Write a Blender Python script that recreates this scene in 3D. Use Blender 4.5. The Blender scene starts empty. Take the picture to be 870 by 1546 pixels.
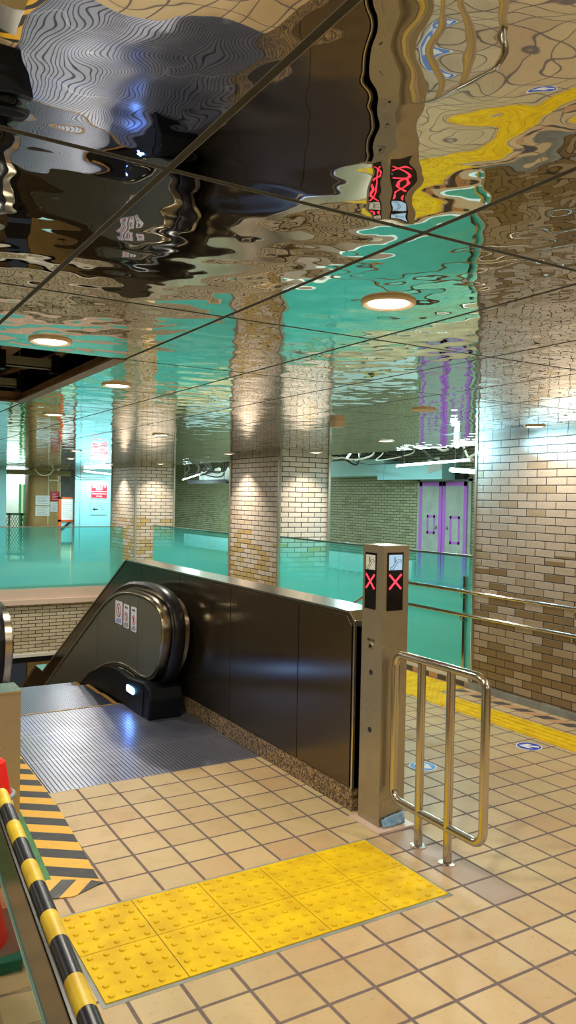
import bpy, bmesh, math, random
from mathutils import Vector, Matrix
random.seed(7)
C = bpy.context.scene.collection
PI = math.pi
CAMH = 1.67853
# ------------------------------------------------------------------ node helpers
class NT:
    def __init__(s, name):
        s.m = bpy.data.materials.new(name); s.m.use_nodes = True
        s.t = s.m.node_tree; s.t.nodes.clear()
        s.out = s.t.nodes.new('ShaderNodeOutputMaterial')
    def n(s, typ, **k):
        nd = s.t.nodes.new(typ)
        for a, b in k.items(): setattr(nd, a, b)
        return nd
    def l(s, a, b): s.t.links.new(a, b)
    def setin(s, sock, v):
        if hasattr(v, 'is_output'): s.l(v, sock)
        elif v is not None:
            if sock.type == 'RGBA' and len(v) == 3: v = (*v, 1)
            sock.default_value = v
    def math(s, op, a, b=None, c=None, clamp=False):
        nd = s.n('ShaderNodeMath', operation=op, use_clamp=clamp)
        s.setin(nd.inputs[0], a)
        if b is not None: s.setin(nd.inputs[1], b)
        if c is not None: s.setin(nd.inputs[2], c)
        return nd.outputs[0]
    def mix(s, f, a, b):
        nd = s.n('ShaderNodeMix', data_type='RGBA')
        s.setin(nd.inputs[0], f); s.setin(nd.inputs[6], a); s.setin(nd.inputs[7], b)
        return nd.outputs[2]
    def pos(s):
        g = s.n('ShaderNodeNewGeometry'); x = s.n('ShaderNodeSeparateXYZ'); s.l(g.outputs['Position'], x.inputs[0])
        return g.outputs['Position'], x.outputs[0], x.outputs[1], x.outputs[2]
    def comb(s, x, y, z=0.0):
        nd = s.n('ShaderNodeCombineXYZ')
        for i, v in enumerate((x, y, z)): s.setin(nd.inputs[i], v)
        return nd.outputs[0]
    def noise(s, vec, scale, detail=2.0, rough=.5, dim='3D'):
        nd = s.n('ShaderNodeTexNoise', noise_dimensions=dim)
        if vec is not None: s.l(vec, nd.inputs['Vector'])
        nd.inputs['Scale'].default_value = scale; nd.inputs['Detail'].default_value = detail; nd.inputs['Roughness'].default_value = rough
        return nd.outputs[0]
    def white(s, vec):
        nd = s.n('ShaderNodeTexWhiteNoise', noise_dimensions='3D'); s.l(vec, nd.inputs['Vector']); return nd.outputs[0]
    def ramp(s, v, a, b, c=0.0, d=1.0):
        nd = s.n('ShaderNodeMapRange'); s.setin(nd.inputs[0], v)
        for i, q in enumerate((a, b, c, d)): s.setin(nd.inputs[i+1], q)
        return nd.outputs[0]
    def bump(s, h, dist=.002, strength=1.0, normal=None):
        nd = s.n('ShaderNodeBump'); s.l(h, nd.inputs['Height'])
        nd.inputs['Distance'].default_value = dist; nd.inputs['Strength'].default_value = strength
        if normal is not None: s.l(normal, nd.inputs['Normal'])
        return nd.outputs[0]
    def princ(s, color, rough=.5, metal=0.0, normal=None, spec=.5, emis=None, emis_s=0.0, aniso=0.0, coat=0.0):
        p = s.n('ShaderNodeBsdfPrincipled')
        s.setin(p.inputs['Base Color'], color); s.setin(p.inputs['Roughness'], rough); s.setin(p.inputs['Metallic'], metal)
        p.inputs['Specular IOR Level'].default_value = spec
        p.inputs['Coat Weight'].default_value = coat
        if normal is not None: s.l(normal, p.inputs['Normal'])
        if emis is not None:
            s.setin(p.inputs['Emission Color'], emis); p.inputs['Emission Strength'].default_value = emis_s
        if aniso:
            p.inputs['Anisotropic'].default_value = aniso
            s.l(s.comb(0.0, 1.0, 0.0), p.inputs['Tangent'])
        s.l(p.outputs[0], s.out.inputs[0]); return p
def sr(r, g, b):
    f = lambda c: (c/255/12.92) if c/255 <= .04045 else ((c/255+.055)/1.055)**2.4
    return (f(r), f(g), f(b))
def simple(name, col, rough=.5, metal=0.0, **k):
    t = NT(name); t.princ(col, rough, metal, **k); return t.m
def mottled(name, c1, c2, scale=20, rough=.5, metal=0.0, bump=.0, detail=4, **k):
    t = NT(name); p, x, y, z = t.pos()
    nz = t.noise(p, scale, detail); col = t.mix(t.ramp(nz, .35, .65), c1, c2)
    nm = t.bump(nz, bump) if bump else None
    t.princ(col, rough, metal, normal=nm, **k); return t.m
def emissive(name, col, strength):
    t = NT(name); e = t.n('ShaderNodeEmission'); t.setin(e.inputs[0], col); e.inputs[1].default_value = strength
    t.l(e.outputs[0], t.out.inputs[0]); return t.m
def brushed(name, col, rough=.28, grain='z', aniso=.0, amp=.00004, metal=1.0, arot=0.0):
    # fine grain running along one axis
    t = NT(name); p, x, y, z = t.pos()
    sc = {'z': (260, 260, 3), 'y': (260, 3, 260), 'x': (3, 260, 260)}[grain]
    mp = t.n('ShaderNodeMapping'); t.l(p, mp.inputs[0]); mp.inputs['Scale'].default_value = sc
    nz = t.noise(mp.outputs[0], 1.0, 2)
    big = t.noise(p, 2.5, 2)
    c = t.mix(t.ramp(nz, .3, .7), tuple(v*.97 for v in col), tuple(min(1, v*1.03) for v in col))
    c = t.mix(t.ramp(big, .3, .7, 0, .25), c, tuple(v*.75 for v in col))
    r = t.ramp(nz, .2, .8, rough*.92, rough*1.08)
    if not amp: c = t.mix(t.ramp(big, .3, .7, 0, .3), col, tuple(v*.85 for v in col)); r = t.ramp(big, .3, .7, rough*.95, rough*1.1)
    t.princ(c, r, metal, normal=t.bump(nz, amp) if amp else None, aniso=aniso).inputs['Anisotropic Rotation'].default_value = arot; return t.m
# ------------------------------------------------------------------ materials
M = {}
TP = .1925
def floor_tiles():
    t = NT('floor_tiles'); p, x, y, z = t.pos()
    u = t.math('DIVIDE', t.math('SUBTRACT', x, 2.2415), TP); v = t.math('DIVIDE', t.math('SUBTRACT', y, 2.314), TP)
    fu = t.math('FRACT', u); fv = t.math('FRACT', v)
    du = t.math('MINIMUM', fu, t.math('SUBTRACT', 1.0, fu)); dv = t.math('MINIMUM', fv, t.math('SUBTRACT', 1.0, fv))
    d = t.math('MINIMUM', du, dv)
    tile = t.ramp(d, .026, .04)
    cell = t.comb(t.math('FLOOR', u), t.math('FLOOR', v)); r = t.white(cell)
    sm = t.noise(p, 1.3, 4, .55); fine = t.noise(p, 45, 3, .6); mid = t.noise(p, 7, 3)
    base = t.mix(r, sr(192, 160, 116), sr(206, 180, 134))
    base = t.mix(t.ramp(sm, .42, .66, 0, .65), base, sr(192, 178, 132))
    # grey worn row of tiles that carries the fence
    row = t.math('MULTIPLY', t.math('GREATER_THAN', x, 2.434), t.math('LESS_THAN', x, 2.6265))
    row = t.math('MULTIPLY', row, t.math('MULTIPLY', t.math('GREATER_THAN', y, 2.314), t.math('LESS_THAN', y, 3.3)))
    base = t.mix(t.math('MULTIPLY', row, .7), base, sr(150, 128, 118))
    base = t.mix(t.ramp(mid, .5, .75, 0, .3), base, sr(165, 138, 98))
    base = t.mix(t.ramp(fine, .58, .75, 0, .35), base, sr(140, 112, 80))
    g = t.mix(t.noise(p, 30, 2), sr(98, 84, 82), sr(124, 108, 102))
    col = t.mix(tile, g, base)
    ro = t.math('ADD', t.math('MULTIPLY', tile, -.25), t.ramp(mid, .3, .7, .68, .78))
    h = t.math('ADD', tile, t.math('MULTIPLY', fine, .08))
    t.princ(col, ro, 0, normal=t.bump(h, .0022), spec=.45); return t.m
M['floor'] = floor_tiles()
def brick(name, pale, tan, dark, H=.0652, W=.201, zlo=.75, zhi=1.35, z0=.0, off=0.0, mort=(90, 74, 66), rough=.38, bmp=.0022, jw=.0028):
    t = NT(name); p, x, y, z = t.pos()
    u0 = t.math('ADD', t.math('ADD', x, y), off)
    v = t.math('DIVIDE', t.math('SUBTRACT', z, z0), H); row = t.math('FLOOR', v)
    u = t.math('ADD', t.math('DIVIDE', u0, W), t.math('MULTIPLY', t.math('MODULO', t.math('ADD', row, 1000.0), 2.0), .5))
    col = t.math('FLOOR', u); fu = t.math('FRACT', u); fv = t.math('FRACT', v)
    du = t.math('MULTIPLY', t.math('MINIMUM', fu, t.math('SUBTRACT', 1.0, fu)), W)
    dv = t.math('MULTIPLY', t.math('MINIMUM', fv, t.math('SUBTRACT', 1.0, fv)), H)
    d = t.math('MINIMUM', du, dv)
    br = t.ramp(d, jw, jw+.0018)
    r1 = t.white(t.comb(col, row)); r2 = t.white(t.comb(col, row, 7.0))
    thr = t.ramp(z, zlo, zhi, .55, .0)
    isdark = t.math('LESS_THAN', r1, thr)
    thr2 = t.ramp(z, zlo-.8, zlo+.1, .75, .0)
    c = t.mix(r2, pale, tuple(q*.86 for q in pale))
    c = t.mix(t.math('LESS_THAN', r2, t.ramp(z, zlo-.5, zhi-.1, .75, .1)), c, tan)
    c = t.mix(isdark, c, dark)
    fn = t.noise(p, 60, 5, .65); c = t.mix(t.ramp(fn, .45, .7, 0, .35), c, tuple(q*.6 for q in tan))
    c = t.mix(br, sr(*mort), c)
    rg = t.noise(p, 38, 4, .6)
    h = t.math('ADD', br, t.math('MULTIPLY', rg, .9))
    t.princ(c, t.ramp(rg, .3, .7, rough*.75, rough*1.3), 0, normal=t.bump(h, bmp), spec=.6); return t.m
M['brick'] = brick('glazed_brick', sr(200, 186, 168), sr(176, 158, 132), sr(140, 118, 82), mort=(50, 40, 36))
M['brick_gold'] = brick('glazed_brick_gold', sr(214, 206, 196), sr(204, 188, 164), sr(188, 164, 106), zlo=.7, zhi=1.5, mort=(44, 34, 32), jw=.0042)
M['brick_far'] = brick('tube_lit_brick', sr(150, 158, 126), sr(140, 146, 112), sr(126, 130, 96), H=.060, W=.21, zlo=-1, zhi=3.4, mort=(24, 26, 22), rough=.5, jw=.0048)  # green of the corridor tubes is put into these brick colours
M['brick_well'] = brick('well_brick', sr(214, 200, 170), sr(204, 190, 158), sr(190, 174, 140), H=.0628, W=.25, zlo=-3, zhi=-.2, mort=(50, 38, 34), rough=.5, jw=.0052)
PX, PY, X0, Y0 = .603, .985, 1.144, 1.345
def mirror_mat():
    t = NT('mirror_panels'); p, x, y, z = t.pos()
    u = t.math('DIVIDE', t.math('SUBTRACT', x, X0), PX); v = t.math('DIVIDE', t.math('SUBTRACT', y, Y0), PY)
    fu = t.math('FRACT', u); fv = t.math('FRACT', v)
    du = t.math('MULTIPLY', t.math('MINIMUM', fu, t.math('SUBTRACT', 1.0, fu)), PX)
    dv = t.math('MULTIPLY', t.math('MINIMUM', fv, t.math('SUBTRACT', 1.0, fv)), PY)
    d = t.math('MINIMUM', du, dv)
    joint = t.ramp(d, .0065, .0085, 1, 0)
    off = t.comb(t.math('MULTIPLY', t.math('FLOOR', u), 3.71), t.math('MULTIPLY', t.math('FLOOR', v), 5.13), t.math('MULTIPLY', t.math('ADD', t.math('FLOOR', u), t.math('FLOOR', v)), 1.7))
    va = t.n('ShaderNodeVectorMath', operation='ADD'); t.l(p, va.inputs[0]); t.l(off, va.inputs[1])
    n1 = t.noise(va.outputs[0], 7.2, 1.0, .35); n2 = t.noise(va.outputs[0], 2.2, 0.0)
    h = t.math('ADD', t.math('MULTIPLY', n1, .0032), t.math('MULTIPLY', n2, .0032))
    bn = t.bump(h, 1.0)
    pr = t.princ(t.mix(joint, (.70, .70, .66), (.022, .020, .012)), t.ramp(joint, 0, 1, .012, .6), t.math('SUBTRACT', 1.0, joint), normal=bn)
    return t.m
M['mirror'] = mirror_mat()
def frosted(name, ztop, zbot, tint=(.70, .96, .96), teal=(.17, .74, .70)):
    t = NT(name); p, x, y, z = t.pos()
    fac = t.ramp(z, zbot, ztop, .74, .10)
    tr = t.n('ShaderNodeBsdfTransparent'); t.setin(tr.inputs[0], tint)
    df = t.n('ShaderNodeBsdfDiffuse'); t.setin(df.inputs[0], teal)
    tl = t.n('ShaderNodeBsdfTranslucent'); t.setin(tl.inputs[0], teal)
    m1 = t.n('ShaderNodeMixShader'); m1.inputs[0].default_value = .5; t.l(df.outputs[0], m1.inputs[1]); t.l(tl.outputs[0], m1.inputs[2])
    m2 = t.n('ShaderNodeMixShader'); t.l(fac, m2.inputs[0]); t.l(tr.outputs[0], m2.inputs[1]); t.l(m1.outputs[0], m2.inputs[2])
    gl = t.n('ShaderNodeBsdfGlossy'); gl.inputs['Roughness'].default_value = .03
    fr = t.n('ShaderNodeFresnel'); fr.inputs[0].default_value = 1.45; ge = t.n('ShaderNodeNewGeometry')
    ff = t.math('MULTIPLY', fr.outputs[0], t.math('SUBTRACT', 1.0, ge.outputs['Backfacing']))
    m3 = t.n('ShaderNodeMixShader'); t.l(ff, m3.inputs[0]); t.l(m2.outputs[0], m3.inputs[1]); t.l(gl.outputs[0], m3.inputs[2])
    t.l(m3.outputs[0], t.out.inputs[0]); return t.m
M['frost'] = frosted('teal_frosted_glass', 1.10, .68)
M['frost_far'] = frosted('teal_frosted_glass_far', .95, .05, teal=(.24, .80, .78))
def clear_glass(name, tint, gloss=1.0):
    t = NT(name)
    tr = t.n('ShaderNodeBsdfTransparent'); t.setin(tr.inputs[0], tint)
    gl = t.n('ShaderNodeBsdfGlossy'); gl.inputs['Roughness'].default_value = .02
    fr = t.n('ShaderNodeFresnel'); fr.inputs[0].default_value = 1.5; ge = t.n('ShaderNodeNewGeometry')
    ff = t.math('MULTIPLY', fr.outputs[0], t.math('SUBTRACT', 1.0, ge.outputs['Backfacing']))
    m3 = t.n('ShaderNodeMixShader'); t.l(ff, m3.inputs[0]); t.l(tr.outputs[0], m3.inputs[1]); t.l(gl.outputs[0], m3.inputs[2])
    t.l(m3.outputs[0], t.out.inputs[0]); return t.m
M['glass'] = clear_glass('clear_glass', (.62, .68, .64))
M['glass_edge'] = simple('glass_edge', sr(150, 215, 210), .1, emis=None)
M['steel'] = brushed('brushed_steel', sr(172, 166, 150), .26)
M['steel_post'] = brushed('brushed_steel_post', sr(172, 162, 136), .27, amp=0, metal=.72)
M['steel_cap'] = brushed('brushed_steel_cap', sr(205, 202, 194), .2, 'y')
M['steel_rail'] = simple('polished_steel', sr(196, 192, 180), .16, 1.0)
M['steel_dark'] = brushed('dark_brown_steel', sr(112, 100, 80), .20, aniso=.96, amp=0, metal=.9)
M['steel_body'] = brushed('escalator_steel', sr(176, 166, 146), .24, 'y')
M['steel_inner'] = brushed('escalator_inner_steel', sr(128, 130, 116), .30, metal=.55)
M['steel_band'] = simple('dark_polished_steel', sr(78, 78, 74), .22, 1.0)
M['steel_trim'] = simple('satin_steel_trim', sr(186, 182, 166), .38, .85)
M['steel_moulding'] = simple('moulding_steel', sr(170, 160, 138), .22, 1.0)
M['rubber'] = simple('black_rubber', (.006, .006, .008), .30, spec=.35)
M['black'] = simple('black_plastic', (.004, .005, .007), .4, spec=.2)
M['black_glass'] = simple('black_gloss', (.004, .004, .005), .08)
M['matblack'] = simple('matt_black', (.012, .012, .012), .8)
def granite():
    t = NT('granite'); p, x, y, z = t.pos(); vn = t.n('ShaderNodeTexVoronoi'); t.l(p, vn.inputs['Vector']); vn.inputs['Scale'].default_value = 110
    w = t.white(vn.outputs['Position']); c = t.mix(t.ramp(w, .2, .8), sr(96, 78, 52), sr(176, 150, 110)); c = t.mix(t.math('GREATER_THAN', w, .8), c, sr(52, 44, 36))
    t.princ(c, .3, 0, spec=.5); return t.m
M['granite'] = granite()
def landing():
    t = NT('ribbed_landing_steel'); p, x, y, z = t.pos()
    f = t.math('FRACT', t.math('DIVIDE', x, .0255)); g = t.math('MINIMUM', f, t.math('SUBTRACT', 1.0, f))
    rib = t.ramp(g, .06, .13)
    f2 = t.math('FRACT', t.math('DIVIDE', t.math('SUBTRACT', y, 4.41), .552)); g2 = t.math('MINIMUM', f2, t.math('SUBTRACT', 1.0, f2))
    seam = t.ramp(g2, .004, .008)
    big = t.noise(p, 2.2, 4); c = t.mix(t.ramp(big, .3, .7), sr(136, 142, 168), sr(160, 162, 174))
    c = t.mix(t.ramp(t.noise(p, 9, 3), .5, .7, 0, .35), c, sr(130, 118, 120))
    c = t.mix(rib, sr(44, 46, 60), c); c = t.mix(seam, sr(190, 190, 196), c)
    t.princ(c, t.ramp(big, .3, .7, .30, .42), .75, normal=t.bump(rib, .0015)); return t.m
M['landing'] = landing()
def step_m():
    t = NT('escalator_step_steel'); p, x, y, z = t.pos()
    f = t.math('FRACT', t.math('DIVIDE', x, .0127)); g = t.math('MINIMUM', f, t.math('SUBTRACT', 1.0, f)); rib = t.ramp(g, .12, .22)
    c = t.mix(rib, sr(24, 26, 40), sr(92, 98, 124)); t.princ(c, .32, .75, normal=t.bump(rib, .003)); return t.m
M['step'] = step_m()
M['yellow'] = mottled('tactile_yellow', sr(236, 200, 14), sr(216, 178, 22), 9, .6, bump=.0006, spec=.25)
M['yellow_line'] = mottled('comb_yellow', sr(190, 140, 50), sr(120, 90, 50), 30, .5)
def stripes(name, period, slope, axis='y', c1=sr(236, 180, 40), c2=sr(34, 32, 34), duty=.5, rough=.3, off=0.0):
    t = NT(name); p, x, y, z = t.pos(); a, b = (y, x) if axis == 'y' else (x, y)
    s = t.math('ADD', t.math('ADD', a, t.math('MULTIPLY', b, slope)), off)
    f = t.math('FRACT', t.math('DIVIDE', s, period)); k = t.math('GREATER_THAN', f, duty)
    nz = t.noise(p, 22, 3); c = t.mix(k, c1, c2); c = t.mix(t.ramp(nz, .6, .75, 0, .4), c, sr(130, 118, 100))
    t.princ(c, rough, 0, normal=t.bump(nz, .0015)); return t.m
M['tape'] = stripes('hazard_tape', .21, .727, rough=.5)
M['tape_x'] = stripes('hazard_tape_across', .17, -.9, 'x', rough=.3)
M['tape_worn'] = stripes('worn_hazard_tape', .24, .7, c1=sr(196, 152, 106), c2=sr(80, 74, 72), rough=.5)
M['tape_far'] = stripes('far_hazard_tape', .3, .3, c1=sr(210, 190, 80), c2=sr(40, 52, 40), rough=.5)
M['green_mat'] = mottled('green_mat', sr(60, 132, 60), sr(46, 110, 50), 12, .5, bump=.001)
M['beige'] = simple('beige_paint', sr(240, 226, 196), .45)
M['sill'] = simple('pinkish_sill', sr(214, 190, 172), .35)
M['white'] = simple('white_paint', sr(225, 222, 214), .4)
M['kerb'] = mottled('grey_kerb', sr(150, 158, 152), sr(128, 134, 128), 8, .5)
M['brown'] = mottled('brown_frame', sr(158, 134, 108), sr(132, 110, 88), 6, .4)
M['lamp'] = emissive('lamp_warm_white', (1.0, .90, .74), 9.0)
M['lamp_dim'] = emissive('lamp_warm_dim', (1.0, .78, .5), .9)
M['tube'] = emissive('tube_cool', (.72, 1.0, .98), 10.0)
M['comb_lamp'] = emissive('comb_lamp', (.22, .50, 1.0), 14.0)
M['red_led'] = emissive('red_led', (1.0, .03, .05), 3.0)
M['sign_blue'] = emissive('backlit_picto', sr(176, 206, 226), .85)
M['sign_beige'] = emissive('backlit_picto_warm', sr(200, 190, 160), .75)
M['ink'] = simple('ink', (.01, .01, .012), .5)
M['hoard'] = simple('cyan_lit_hoarding', sr(146, 206, 216), .35)  # hoardings are white; the cyan tube light is put into this colour
M['hoard_low'] = simple('white_board', sr(205, 230, 232), .5)
M['door'] = mottled('grey_green_door', sr(150, 164, 156), sr(136, 150, 146), 5, .45)
M['purple'] = simple('purple_tape', sr(160, 92, 190), .5)
M['blue'] = simple('sticker_blue', sr(28, 74, 196), .35)
M['paper'] = simple('paper_white', sr(235, 236, 236), .5)
M['red'] = simple('sign_red', sr(206, 30, 48), .4)
M['cone_red'] = simple('cone_red', sr(232, 30, 26), .4)
M['orange'] = simple('orange_paint', sr(206, 96, 44), .45)
M['ochre'] = mottled('ochre_wood', sr(186, 150, 96), sr(168, 134, 82), 3, .45)
M['olive'] = simple('olive_paint', sr(120, 112, 60), .5)
M['green_fence'] = simple('green_fence_paint', sr(20, 110, 70), .5)
M['fabric_blue'] = mottled('pale_blue_film', sr(150, 188, 216), sr(110, 150, 190), 40, .3, bump=.003)
M['plaster'] = mottled('dark_plaster', sr(70, 70, 66), sr(54, 54, 50), 3, .7)
M['grey_metal'] = simple('galvanised', sr(140, 146, 142), .5, .2)
M['cable_black'] = simple('cable_black', (.012, .012, .012), .5)
M['cable_white'] = simple('cable_white', sr(220, 222, 216), .5)
M['plastic_sheet'] = simple('white_sheet', sr(224, 236, 236), .4)
M['foam_y'] = mottled('foam_yellow', sr(232, 200, 40), sr(206, 172, 34), 14, .4)
M['foam_k'] = simple('foam_black', (.018, .02, .028), .3)
M['weight_green'] = simple('green_weight', sr(14, 104, 84), .5)
M['tile_wall'] = brick('lower_tile', sr(220, 196, 160), sr(214, 190, 154), sr(208, 184, 150), H=.10, W=.2, zlo=-9, zhi=-8, mort=(120, 90, 70))
# ------------------------------------------------------------------ mesh helpers
def NB(): return bmesh.new()
def bx(bm, x0, x1, y0, y1, z0, z1, mi=0):
    v = [bm.verts.new((x, y, z)) for z in (z0, z1) for y in (y0, y1) for x in (x0, x1)]
    for f in ((0, 2, 3, 1), (4, 5, 7, 6), (0, 1, 5, 4), (2, 6, 7, 3), (0, 4, 6, 2), (1, 3, 7, 5)):
        fa = bm.faces.new([v[i] for i in f]); fa.material_index = mi
    return v
def bevel(bm, w=.003, seg=2, ang=30):
    ed = [e for e in bm.edges if len(e.link_faces) == 2 and e.calc_face_angle(0) > math.radians(ang)]
    bmesh.ops.bevel(bm, geom=ed, offset=w, segments=seg, affect='EDGES', profile=.5, clamp_overlap=True)
    return bm
def prism(bm, pts, ax, a, b, mi=0):
    # pts 2D outline, extruded along axis ax from a to b
    def P(p, t):
        return {0: (t, p[0], p[1]), 1: (p[0], t, p[1]), 2: (p[0], p[1], t)}[ax]
    va = [bm.verts.new(P(p, a)) for p in pts]; vb = [bm.verts.new(P(p, b)) for p in pts]; n = len(pts)
    fs = [bm.faces.new(va), bm.faces.new(vb[::-1])]
    for i in range(n): fs.append(bm.faces.new((va[i], vb[i], vb[(i+1) % n], va[(i+1) % n])))
    for f in fs: f.material_index = mi
    bmesh.ops.recalc_face_normals(bm, faces=fs)
def sweep(bm, path, prof, closed=False, up=None, cap=True):
    # prof(list of (a,b)) placed in frame (side, nrm); up fixed side vector if given
    n = len(path); P = [Vector(p) for p in path]; rings = []
    prevn = None
    for i in range(n):
        if closed: t = (P[(i+1) % n]-P[i-1]).normalized()
        else: t = (P[min(i+1, n-1)]-P[max(i-1, 0)]).normalized()
        if up is not None: s = Vector(up); s = (s-t*s.dot(t)).normalized()
        else:
            if prevn is None:
                h = Vector((0, 0, 1)) if abs(t.z) < .9 else Vector((1, 0, 0)); s = (h-t*h.dot(t)).normalized()
            else: s = (prevn-t*prevn.dot(t)).normalized()
            prevn = s
        q = t.cross(s)
        rings.append([bm.verts.new(P[i]+s*a+q*b) for a, b in prof])
    m = len(prof); fs = []
    for i in range(n if closed else n-1):
        A, B = rings[i], rings[(i+1) % n]
        for j in range(m): fs.append(bm.faces.new((A[j], A[(j+1) % m], B[(j+1) % m], B[j])))
    if cap and not closed: fs += [bm.faces.new(rings[0][::-1]), bm.faces.new(rings[-1])]
    bmesh.ops.recalc_face_normals(bm, faces=fs)
def circ(r, n=12): return [(r*math.cos(2*PI*i/n), r*math.sin(2*PI*i/n)) for i in range(n)]
def tube(bm, path, r, n=12, closed=False): sweep(bm, path, circ(r, n), closed)
def lathe(bm, cx, cy, prof, n=28, mi=0):
    rings = []
    for r, z in prof: rings.append([bm.verts.new((cx+r*math.cos(2*PI*i/n), cy+r*math.sin(2*PI*i/n), z)) for i in range(n)])
    fs = []
    for A, B in zip(rings, rings[1:]):
        for j in range(n): fs.append(bm.faces.new((A[j], A[(j+1) % n], B[(j+1) % n], B[j])))
    fs += [bm.faces.new(rings[0][::-1]), bm.faces.new(rings[-1])]
    for f in fs: f.material_index = mi
    bmesh.ops.recalc_face_normals(bm, faces=fs)
def rounded(pts, r, seg=6, closed=True):
    # round corners of a polyline of Vectors
    out = []; n = len(pts)
    for i in range(n):
        p = Vector(pts[i])
        if not closed and i in (0, n-1): out.append(p); continue
        a = Vector(pts[i-1]); b = Vector(pts[(i+1) % n]); da = (a-p).normalized(); db = (b-p).normalized()
        ang = da.angle(db)
        if ang > 3.1: out.append(p); continue
        d = min(r/math.tan(ang/2), (a-p).length*.49, (b-p).length*.49); rr = d*math.tan(ang/2)
        c = p+(da+db).normalized()*(rr/math.sin(ang/2)); s = p+da*d-c; e = p+db*d-c
        for k in range(seg+1):
            t = k/seg; th = s.angle(e)
            v = (s*math.sin((1-t)*th)+e*math.sin(t*th))/math.sin(th); out.append(c+v)
    return out
def mesh(name, bm, mats, parent=None, smooth=False, loc=None):
    me = bpy.data.meshes.new(name); bm.normal_update(); bm.to_mesh(me); bm.free()
    if not isinstance(mats, (list, tuple)): mats = [mats]
    for m in mats: me.materials.append(M[m] if isinstance(m, str) else m)
    o = bpy.data.objects.new(name, me); C.objects.link(o)
    if parent is not None:
        o.parent = parent; w = Vector((0, 0, 0)); q = parent
        while q: w += q.location; q = q.parent
        o.location = (loc if loc else Vector((0, 0, 0)))-w
    elif loc: o.location = loc
    if smooth:
        for p in me.polygons: p.use_smooth = True
        if smooth != 'all':
            try: me.set_sharp_from_angle(angle=math.radians(35))
            except Exception: pass
    return o
def tag(o, label, cat, group=None, kind=None):
    if label: o['label'] = label
    if cat: o['category'] = cat
    if group: o['group'] = group
    if kind: o['kind'] = kind
    return o
def struct(name, bm, mats, smooth=False, label=None, cat=None):
    o = mesh(name, bm, mats, smooth=smooth); o['kind'] = 'structure'
    if label: o['label'] = label
    if cat: o['category'] = cat
    return o
def empty(name, loc, label, cat, group=None):
    o = bpy.data.objects.new(name, None); C.objects.link(o); o.location = loc; o.empty_display_size = .1
    return tag(o, label, cat, group)
def copy_thing(root, loc, label=None, group=None):
    r = root.copy(); C.objects.link(r); r.location = loc
    if label: r['label'] = label
    if group: r['group'] = group
    for ch in list(root.children):
        c = ch.copy(); C.objects.link(c); c.parent = r
        for g in list(ch.children):
            d = g.copy(); C.objects.link(d); d.parent = c
    return r
def text_bm(txt, size, org, ux, uy, depth=.0006, align='CENTER'):
    cu = bpy.data.curves.new('t', 'FONT'); cu.body = txt; cu.size = size; cu.extrude = depth; cu.align_x = align; cu.align_y = 'CENTER'; cu.resolution_u = 3
    ob = bpy.data.objects.new('t', cu); C.objects.link(ob); bpy.context.view_layer.update()
    me = bpy.data.meshes.new_from_object(ob.evaluated_get(bpy.context.evaluated_depsgraph_get()))
    bm = NB(); bm.from_mesh(me); bpy.data.objects.remove(ob); bpy.data.curves.remove(cu); bpy.data.meshes.remove(me)
    ux = Vector(ux).normalized(); uy = Vector(uy).normalized(); uz = ux.cross(uy)
    mt = Matrix((ux, uy, uz)).transposed().to_4x4(); mt.translation = Vector(org)
    bm.transform(mt); return bm
def merge(bm, other):
    me = bpy.data.meshes.new('x'); other.to_mesh(me); other.free(); bm.from_mesh(me); bpy.data.meshes.remove(me)
# ------------------------------------------------------------------ camera
yaw, pit, rol = [math.radians(a) for a in (30.9968, -.99959, 1.11318)]
fwd = Vector((math.sin(yaw)*math.cos(pit), math.cos(yaw)*math.cos(pit), math.sin(pit)))
rt = Vector((math.cos(yaw), -math.sin(yaw), 0)); up = rt.cross(fwd)
r2 = math.cos(rol)*rt+math.sin(rol)*up; u2 = -math.sin(rol)*rt+math.cos(rol)*up
cd = bpy.data.cameras.new('camera'); cam = bpy.data.objects.new('camera', cd); C.objects.link(cam)
mt = Matrix((r2, u2, -fwd)).transposed().to_4x4(); mt.translation = (0, 0, CAMH); cam.matrix_world = mt
cd.sensor_fit = 'VERTICAL'; cd.sensor_height = 36; cd.sensor_width = 36*870/1546; cd.lens = 1184.35/1546*36; cd.clip_start = .05
bpy.context.scene.camera = cam
# ------------------------------------------------------------------ setting
H = 2.27
b = NB()
for r in ((-4, 10.5, -3, 4.41), (-4, .84, 4.41, 9), (2.5, 10.5, 4.41, 6.2), (5.07, 10.5, 6.2, 26), (-4, 5.07, 14.57, 26)): bx(b, *r, -.3, 0)
bx(b, .84, 1.13, 4.41, 6.2, -.3, 0)
struct('floor', b, 'floor')
b = NB(); bx(b, -4, 8, 6, 24, -4.7, -4.6); struct('floor_lower', b, 'floor')
b = NB()
OX0, OX1, OY0, OY1 = X0-3*PX, X0, Y0+2*PY, Y0+4*PY
for r in ((-4, 5.9, -3, OY0), (-4, OX0, OY0, OY1), (OX1, 5.9, OY0, OY1), (-4, 5.9, OY1, 19)): bx(b, *r, H, H+.012)
struct('ceiling', b, 'mirror')
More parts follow.
